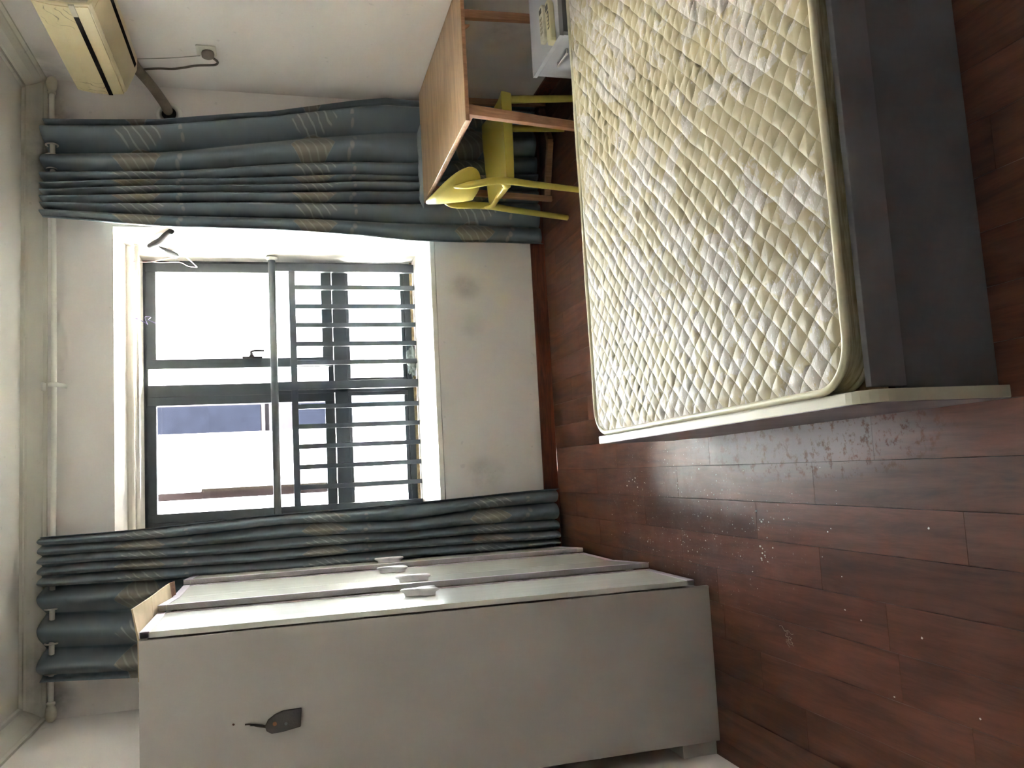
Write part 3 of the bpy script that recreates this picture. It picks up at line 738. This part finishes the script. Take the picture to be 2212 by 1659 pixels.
# mattress: thin quilted pad
mt = empty('mattress', (.092, 1.44, .2995), math.radians(.9), label='thin cream quilted floral mattress on the low bed', cat='mattress')
mx0, mx1, my0, my1, mr = .034, 1.955, .038, 1.500, .105
def rr_map(x, y):
    """square grid -> rounded rectangle"""
    for cx_, sx_ in ((mx0+mr, -1), (mx1-mr, 1)):
        for cy_, sy_ in ((my0+mr, -1), (my1-mr, 1)):
            u, v = (x-cx_)*sx_/mr, (y-cy_)*sy_/mr
            if u > 0 and v > 0:
                return cx_+sx_*mr*u*math.sqrt(max(0, 1-v*v/2)), cy_+sy_*mr*v*math.sqrt(max(0, 1-u*u/2))
    return x, y
def outline(off=0, n=12):
    P = []
    for cx_, cy_, a0 in ((mx1-mr, my0+mr, -90), (mx1-mr, my1-mr, 0), (mx0+mr, my1-mr, 90), (mx0+mr, my0+mr, 180)):
        for k in range(n+1):
            a = math.radians(a0+90*k/n); P.append((cx_+(mr+off)*math.cos(a), cy_+(mr+off)*math.sin(a)))
    # densify straights
    Q = []
    for i in range(len(P)):
        a, b = P[i], P[(i+1) % len(P)]; d = math.hypot(b[0]-a[0], b[1]-a[1]); m_ = max(1, int(d/.03))
        for k in range(m_): Q.append((a[0]+(b[0]-a[0])*k/m_, a[1]+(b[1]-a[1])*k/m_))
    return Q
def top_h(x, y):
    wx, wy = x+.0035*math.sin(y*23)+.002*math.sin(x*57), y+.0035*math.sin(x*19+1)
    a, c = (wx+wy)/math.sqrt(2)/.046, (wx-wy)/math.sqrt(2)/.046
    sa, sc = abs(math.sin(math.pi*a)), abs(math.sin(math.pi*c))
    puff = .0036*(min(sa, 1)**.35)*(min(sc, 1)**.35)
    t = min(1, max(0, (x-.55)/.7)); t = t*t*(3-2*t)
    rip = .0042*t*(abs(math.sin(math.pi*(y+.006*math.sin(x*7))/.052))**.6)
    e = min(x-mx0, mx1-x, y-my0, my1-y); ed = min(1, max(0, e/.03))
    crumple = .0022*mn.noise(Vector((x*9, y*26, 0)))+.0016*mn.noise(Vector((x*22, y*9, 3)))
    return .0655+(puff+rip+crumple)*ed+.004*ed
nx, ny = 390, 300
bm = NB(); G = []
for i in range(nx+1):
    row = []
    for j in range(ny+1):
        x_, y_ = rr_map(mx0+(mx1-mx0)*i/nx, my0+(my1-my0)*j/ny)
        row.append(bm.verts.new((x_, y_, top_h(x_, y_))))
    G.append(row)
for i in range(nx):
    for j in range(ny): bm.faces.new((G[i][j], G[i+1][j], G[i+1][j+1], G[i][j+1]))
obj('quilted_top', bm, M['tick'], mt, smooth=True)
O = outline(0)
def wavy(off, z, amp=.0):
    return [(x+off*0, y, z+amp*math.sin(x*9+y*7)) for x, y in O]
bm = NB(); prof_ = [(.0, .0655), (.002, .060), (-.001, .048), (-.010, .036), (-.002, .022), (.002, .008), (-.002, 0)]
OO = [outline(o1) for o1, _ in prof_]
nmin = min(len(a) for a in OO)
base_o = outline(0); cxm, cym = (mx0+mx1)/2, (my0+my1)/2
def offs(o1):
    R_ = []; n = len(base_o)
    for i in range(n):
        a, b = base_o[i-1], base_o[(i+1) % n]; dx, dy = b[0]-a[0], b[1]-a[1]; l = math.hypot(dx, dy)
        R_.append((base_o[i][0]+dy/l*o1, base_o[i][1]-dx/l*o1))
    return R_
rings = []
for o1, z_ in prof_:
    rings.append([bm.verts.new((x, y, z_)) for x, y in [(p[0], p[1]) for p in offs(o1+ (.0))]])
for A, C in zip(rings, rings[1:]):
    n = len(A)
    for k in range(n): bm.faces.new((A[k], A[(k+1)%n], C[(k+1)%n], C[k]))
bm.faces.new(rings[-1])
obj('side_band', bm, M['side'], mt, smooth=True)
obj('piping', tube(NB(), [(x, y, .0675+.001*math.sin(x*11+y*5)) for x, y in offs(.000)], .0088, 10, closed=True), M['piping'], mt, smooth=True)
obj('piping', tube(NB(), [(x, y, .0085) for x, y in offs(-.001)], .0075, 8, closed=True), M['piping'], mt, smooth=True)

# ------------------------------------------------------------------ nightstand and remotes
nx0, ny0, ny1, nh = 1.693, 2.990, 3.350, .405
ns = empty('nightstand', (nx0, ny0, 0), label='low pale grey bedside cabinet squeezed between the mattress and the desk', cat='cabinet')
wN, dN = ny1-ny0, XR-nx0-.016
obj('top', B(-.006, dN, -.004, wN+.004, nh-.018, nh), M['nightgrey'], ns, bevel=.001)
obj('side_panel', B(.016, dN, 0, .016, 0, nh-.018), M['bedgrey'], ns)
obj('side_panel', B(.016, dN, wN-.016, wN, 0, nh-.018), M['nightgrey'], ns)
obj('back_panel', B(dN-.008, dN, .016, wN-.016, 0, nh-.018), M['nightgrey'], ns)
obj('plinth', B(.02, .036, .016, wN-.016, 0, .05), M['nightgrey'], ns)
for k, (a, b) in enumerate(((.215, nh-.022), (.035, .212))):
    d = obj('drawer_front', B(0, .016, .002, wN-.002, a, b), M['nightgrey'], ns, bevel=.001)
    zc = (a+b)/2+.038
    hnd = NB(); box(hnd, -.022, -.016, .10, .225, zc-.004, zc+.004); box(hnd, -.018, 0, .10, .108, zc-.003, zc+.003); box(hnd, -.018, 0, .217, .225, zc-.003, zc+.003)
    obj('handle', hnd, M['steel'], d, bevel=.001)
def remote(x, y, rz, w, l, hh, label, m, dark=True):
    r_ = empty('remote_control', (x, y, nh), rz, label=label, cat='remote control')
    pts = [(-l/2, -w*.42), (-l/2+.012, -w/2), (l/2-.02, -w/2), (l/2, -w*.25), (l/2, w*.25), (l/2-.02, w/2), (-l/2+.012, w/2), (-l/2, w*.42)]
    obj('shell', prism(NB(), pts, 'z', .0, hh), m, r_, bevel=.005, bseg=3)
    if dark:
        obj('keypad', B(-l*.18, l*.22, -w*.34, w*.05, hh-.0005, hh+.0012), M['dark'], r_, bevel=.0005, label='dark key area')
        for a in range(4): obj('key', B(-l*.15+a*.016, -l*.15+a*.016+.010, -w*.28, -w*.02, hh+.001, hh+.0025), m, r_)
    else:
        for a in range(4):
            for b in range(2): obj('key', B(-l*.30+a*.020, -l*.30+a*.020+.012, -w*.28+b*w*.3, -w*.10+b*w*.3, hh-.0005, hh+.0018), M['ac_dirty'], r_, bevel=.0005)
    obj('screen', B(l*.27, l*.40, -w*.28, w*.28, hh-.0005, hh+.001), M['rubber'], r_, label='small dark display')
    return r_
remote(1.775, 3.050, math.radians(4), .048, .185, .024, 'cream remote control with dark keys near the front edge of the bedside cabinet', M['remote'])
remote(1.815, 3.140, math.radians(2), .050, .160, .022, 'rounder pale remote control behind the other one nearer the wall', M['dust_white'], False)

# ------------------------------------------------------------------ desk
dx0, dx1, dy0, dy1, dz = 1.463, XR-.004, 3.325, 4.440, .723
dk = empty('desk', (dx0, dy0, 0), label='light wooden desk with angled legs in the corner by the curtain', cat='desk')
DX, DY = dx1-dx0, dy1-dy0
obj('tabletop', B(0, DX, 0, DY, dz-.018, dz), M['oak'], dk, bevel=.002)
obj('top_edge', B(-.001, DX, -.0012, .0, dz-.017, dz-.002), M['oak_leg'], dk)
def leg(x0, y0, x1, y1, w=.040, d=.026):
    bm = NB(); zt = dz-.018
    A = [bm.verts.new((x0+a*w/2, y0+b*d/2, zt)) for a, b in ((-1,-1),(1,-1),(1,1),(-1,1))]
    C = [bm.verts.new((x1+a*w*.36, y1+b*d*.45, 0)) for a, b in ((-1,-1),(1,-1),(1,1),(-1,1))]
    bm.faces.new(A); bm.faces.new(C[::-1])
    for k in range(4): bm.faces.new((A[k], A[(k+1)%4], C[(k+1)%4], C[k]))
    return obj('leg', bm, M['oak_leg'], dk, bevel=.002)
leg(.056, .03, .036, .115, .046, .034)
leg(.06, DY-.06, .030, DY-.06)
leg(DX-.110, .08, DX-.075, .10)
leg(DX-.06, DY-.06, DX-.03, DY-.04)
obj('apron', B(.05, .068, .05, DY-.05, dz-.052, dz-.022), M['oak_leg'], dk)
for (a, c, y_) in ((.07, .035, .04), (DX-.150, -.035, .085)):
    obj('corner_bracket', prism(NB(), [(a, dz-.022), (a+c, dz-.022), (a, dz-.075)] if c > 0 else [(a, dz-.022), (a+c, dz-.022), (a, dz-.06)], 'y', y_, y_+.018), M['oak_leg'], dk)
# low V shaped stretcher near the floor
def beam(p, q, w, h_):
    bm = NB(); p, q = Vector(p), Vector(q); d = (q-p).normalized(); s_ = Vector((-d.y, d.x, 0))*w/2
    A = [p-s_, p+s_, q+s_, q-s_]; lo = [bm.verts.new(a) for a in A]; hi = [bm.verts.new(a+Vector((0, 0, h_))) for a in A]
    bm.faces.new(lo[::-1]); bm.faces.new(hi)
    for k in range(4): bm.faces.new((lo[k], lo[(k+1)%4], hi[(k+1)%4], hi[k]))
    return bm
px, py = 1.785-dx0, 4.27-dy0
sb = obj('stretcher', beam((.05, DY-.065, 0.012), (px, py, .012), .030, .032), M['oak_leg'], dk, bevel=.002)
obj('stretcher_bolt', lathe(NB(), [(.006, .0445), (.006, .046)], (px-.03, py+.028, 0), 'z', 12), M['dark'], dk)
obj('stretcher', beam((px, py, .012), (DX-.07, DY-.05, .012), .030, .032), M['oak_leg'], dk, bevel=.002)
# pale blue cloth edge lying on the back of the desk
bm = NB(); rows = []
for k in range(41):
    t = k/40; x_ = 1.430+(1.905-1.430)*t; y_ = 4.425+.002*math.sin(k*.5); hh = .022+.002*math.sin(k*.45)+.001*math.sin(k*1.7)
    sc_ = min(1, k/5+.25, (40-k)/5+.2)
    rows.append([bm.verts.new(p) for p in ((x_, y_-.009, dz+.001), (x_, y_-.007, dz+hh*.7*sc_), (x_, y_, dz+hh*sc_), (x_, y_+.007, dz+hh*.7*sc_), (x_, y_+.008, dz+.001))])
for A, C in zip(rows, rows[1:]):
    for k in range(4): bm.faces.new((A[k], A[k+1], C[k+1], C[k]))
o = obj('cloth_strip', bm, plain('pale_blue_grey_cloth', (.20, .245, .265), .6, .1, 12), smooth=True)
tag(o, 'pale blue-grey folded cloth strip along the back edge of the desk', 'cloth')

# ------------------------------------------------------------------ yellow chair, pushed in from the left
ch = empty('chair', (1.57, 3.92, 0), label='yellow moulded plastic chair with a horn-shaped back pushed under the desk', cat='chair')
def C(x, y, z): return (x-1.57, y-3.92, z)
# seat: saddle-shaped thick shell, front towards +x
bm = NB(); ns_, nt_ = 26, 22; top = []; bot = []
for i in range(ns_+1):
    s_ = i/ns_; xx = 1.352+(1.795-1.352)*s_; hw = .185+.022*math.sin(math.pi*min(1, s_*1.1)*.5)
    ra, rb = [], []
    for j in range(nt_+1):
        t = -1+2*j/nt_; yy = 3.92+t*hw
        dish = .016*(1-t*t)*math.sin(math.pi*s_)
        z_ = .438-dish+.006*math.cos(math.pi*s_)*-1+.014*abs(t)**4
        e = .010*(abs(t)**8)+.010*(abs(2*s_-1)**10)
        ra.append(bm.verts.new(C(xx, yy, z_-e*.3))); rb.append(bm.verts.new(C(xx+(.5-s_)*.012, 3.92+t*(hw-.006), .400-.004*(1-t*t))))
    top.append(ra); bot.append(rb)
for i in range(ns_):
    for j in range(nt_):
        bm.faces.new((top[i][j], top[i][j+1], top[i+1][j+1], top[i+1][j])); bm.faces.new((bot[i][j], bot[i+1][j], bot[i+1][j+1], bot[i][j+1]))
for i in range(ns_):
    for j in (0, nt_): bm.faces.new((top[i][j], top[i+1][j], bot[i+1][j], bot[i][j]))
for j in range(nt_):
    for i in (0, ns_): bm.faces.new((top[i][j], top[i][j+1], bot[i][j+1], bot[i][j]))
obj('seat', bm, M['yellow'], ch, bevel=.006, smooth=True)
# backrest: curved blade, highest in the middle, rounded ends swept forward
bm = NB(); rows = []; nb_ = 40
for i in range(nb_+1):
    t = math.sin(math.pi/2*(-1+2*i/nb_)); yy = 3.92+.200*t; xm = 1.318+.090*t*t
    hgt = .004+.111*max(0, 1-abs(t)**2.6)**.55; zc_ = .676-.052*abs(t)**1.5
    nrm = Vector((-1, .9*t*.9, 0)).normalized(); th = .0035+.0045*(1-abs(t)**3); ring = []
    for f in (-1, -.6, -.2, .2, .6, 1):
        e = th*(1-.6*abs(f)**6); ring.append(bm.verts.new(C(xm-.13*f*hgt+nrm.x*e, yy+nrm.y*e, zc_+hgt*f+.010*max(0, f)*max(0, 1-abs(t)*2.5))))
    for f in (1, .6, .2, -.2, -.6, -1):
        e = -th*(1-.6*abs(f)**6); ring.append(bm.verts.new(C(xm-.13*f*hgt+nrm.x*e, yy+nrm.y*e, zc_+hgt*f+.010*max(0, f)*max(0, 1-abs(t)*2.5))))
    rows.append(ring)
for A, D_ in zip(rows, rows[1:]):
    n = len(A)
    for k in range(n): bm.faces.new((A[k], A[(k+1)%n], D_[(k+1)%n], D_[k]))
bm.faces.new(rows[0]); bm.faces.new(rows[-1][::-1])
obj('backrest', bm, M['yellow'], ch, smooth=True)
for sgn in (-1, 1):
    yb = 3.92+sgn*.160
    path = [C(1.338, 3.92+sgn*.120, .685), C(1.336, 3.92+sgn*.140, .645), C(1.344, 3.92+sgn*.164, .575), C(1.352, 3.92+sgn*.186, .50), C(1.352, 3.92+sgn*.192, .43), C(1.340, 3.92+sgn*.198, .33), C(1.322, 3.92+sgn*.206, .15), C(1.308, 3.92+sgn*.213, .0)]
    pp = smooth_path(path, 6); n = len(pp)
    obj('leg', tube(NB(), pp, [(.007+.015*min(1, i/n*5)) if i/n < .5 else .022-.006*(i/n-.5)*2 for i in range(n)], 12, flat=.8), M['yellow'], ch, smooth=True)
    # web from the seat to the rear upright
    obj('seat_web', tube(NB(), smooth_path([C(1.345, 3.92+sgn*.185, .452), C(1.338, 3.92+sgn*.150, .432), C(1.350, 3.92+sgn*.10, .424), C(1.375, 3.92+sgn*.04, .418)]), [.019]*8+[.015]*8+[.012]*3, 10, flat=.5), M['yellow'], ch, smooth=True)
    path = [C(1.765, 3.92+sgn*.170, .418), C(1.768, 3.92+sgn*.175, .36), C(1.780, 3.92+sgn*.182, .18), C(1.792, 3.92+sgn*.190, 0)]
    pp = smooth_path(path, 5); n = len(pp)
    obj('leg', tube(NB(), pp, [.021-.005*i/n for i in range(n)], 12, flat=.8), M['yellow'], ch, smooth=True)

# ------------------------------------------------------------------ litter on the floor
random.seed(3)
bm = NB()
def chip(x, y, s_):
    n = random.randint(4, 6); a0 = random.random()*6; h_ = s_*.35
    lo = []; hi = []
    for k in range(n):
        a = a0+2*math.pi*k/n; r_ = s_*(.6+.6*random.random())
        lo.append(bm.verts.new((x+r_*math.cos(a), y+r_*math.sin(a)*1.5, .0002))); hi.append(bm.verts.new((x+r_*.7*math.cos(a), y+r_*1.05*math.sin(a), h_)))
    bm.faces.new(hi)
    for k in range(n): bm.faces.new((lo[k], lo[(k+1)%n], hi[(k+1)%n], hi[k]))
for _ in range(150):
    chip(random.gauss(-.24, .12), random.gauss(2.95, .42), random.choice((.0012, .0016, .002, .003)))
for (cx_, cy_, n_) in ((-.325, 2.46, 10), (-.33, 3.02, 8), (-.215, 2.49, 10), (-.36, 3.35, 8), (-.10, 3.5, 8)):
    for _ in range(n_): chip(cx_+random.gauss(0, .018), cy_+random.gauss(0, .03), random.choice((.002, .003, .0042)))
for p in ((-.445, 2.07), (-.47, 1.78), (-.2, 1.72), (-.62, 1.62), (-.64, 1.9)): chip(p[0], p[1], .003)
o = obj('plaster_crumbs', bm, M['chip'], kind='stuff', label='tiny white plaster crumbs scattered over the floorboards by the wardrobe', cat='debris')
bm = NB(); random.seed(11)
for k in range(9):
    p = Vector((-.570+random.gauss(0, .006), 2.359+random.gauss(0, .012), .003)); P = [p.copy()]; an = random.random()*6.3
    for q in range(6):
        an += random.gauss(0, .9); p = p+Vector((.005*math.cos(an), .008*math.sin(an), 0)); P.append(Vector((p.x, p.y, .0015+.004*random.random())))
    tube(bm, smooth_path(P, 3), .0007, 4)
o = obj('lint', bm, plain('pale_lint', (.34, .28, .22), .9), label='small curl of pale lint on the floor in front of the wardrobe', cat='lint')

# ------------------------------------------------------------------ outside
def house(x, y, z, w, d, h_, m, name='building', label='', roof=None, windows=None, rz=0):
    b_ = empty(name, (x, y, z), rz, label=label, cat='building')
    obj('wall', B(0, w, 0, d, 0, h_), m, b_)
    if roof: obj('roof', prism(NB(), [(-.4, h_), (w+.4, h_), (w/2, h_+w*.22)], 'y', -.4, d+.4), roof, b_)
    for (a, c, e, g) in (windows or []):
        f = obj('window', B(a, c, -.06, .01, e, g), Mx['trim'], b_); obj('pane', B(a+.08, c-.08, -.075, -.055, e+.08, g-.08), Mx['pane'], f)
    return b_
Mx = {'white': plain('far_white_render', (.75, .74, .72), .9), 'grey': plain('far_grey_render', (.018, .014, .014), .9),
      'pane': plain('far_blue_glass', (.0055, .0065, .010), .5, spec=.05), 'trim': plain('far_pinkish_trim', (.022, .016, .015), .8),
      'red': plain('far_red_tiles', (.035, .012, .010), .9), 'slate': plain('far_slate_roof', (.012, .014, .022), .9), 'ground': plain('far_ground', (.45, .44, .42), .95)}
o = obj('street_ground', B(-60, 60, 6, 120, -10.2, -10), Mx['ground'], kind='structure')
# facade with dark glass bays, left of centre, and a bright block before it
wins = [(.25+1.15*i, 1.25+1.15*i, zz, zz+2.3) for i in range(5) for zz in (.6, 3.4, 6.2, 9.0, 11.8, 14.6)]
house(-4.4, 16, -10, 6.1, 5, 17.7, Mx['grey'], label='grey apartment block with blue glass windows behind the left panes', windows=wins)
house(-30, 13.5, -10, 30.75, 2, 16.15, Mx['white'], label='bright white block in front of the grey apartment block')  # stretched far left, out of view, to bounce sunlight into the room
po_ = empty('outer_post', (-.055, 5.62, .7)); po_.parent = win
obj('post', B(-.045, .0, 0, .05, -.02, 1.7), plain('brown_post_wood', (.055, .035, .03), .7), po_, label='brown post outside the left pane')
obj('batten', B(.0, .018, .0, .03, .0, 1.3), plain('beige_batten', (.14, .11, .07), .7), po_)
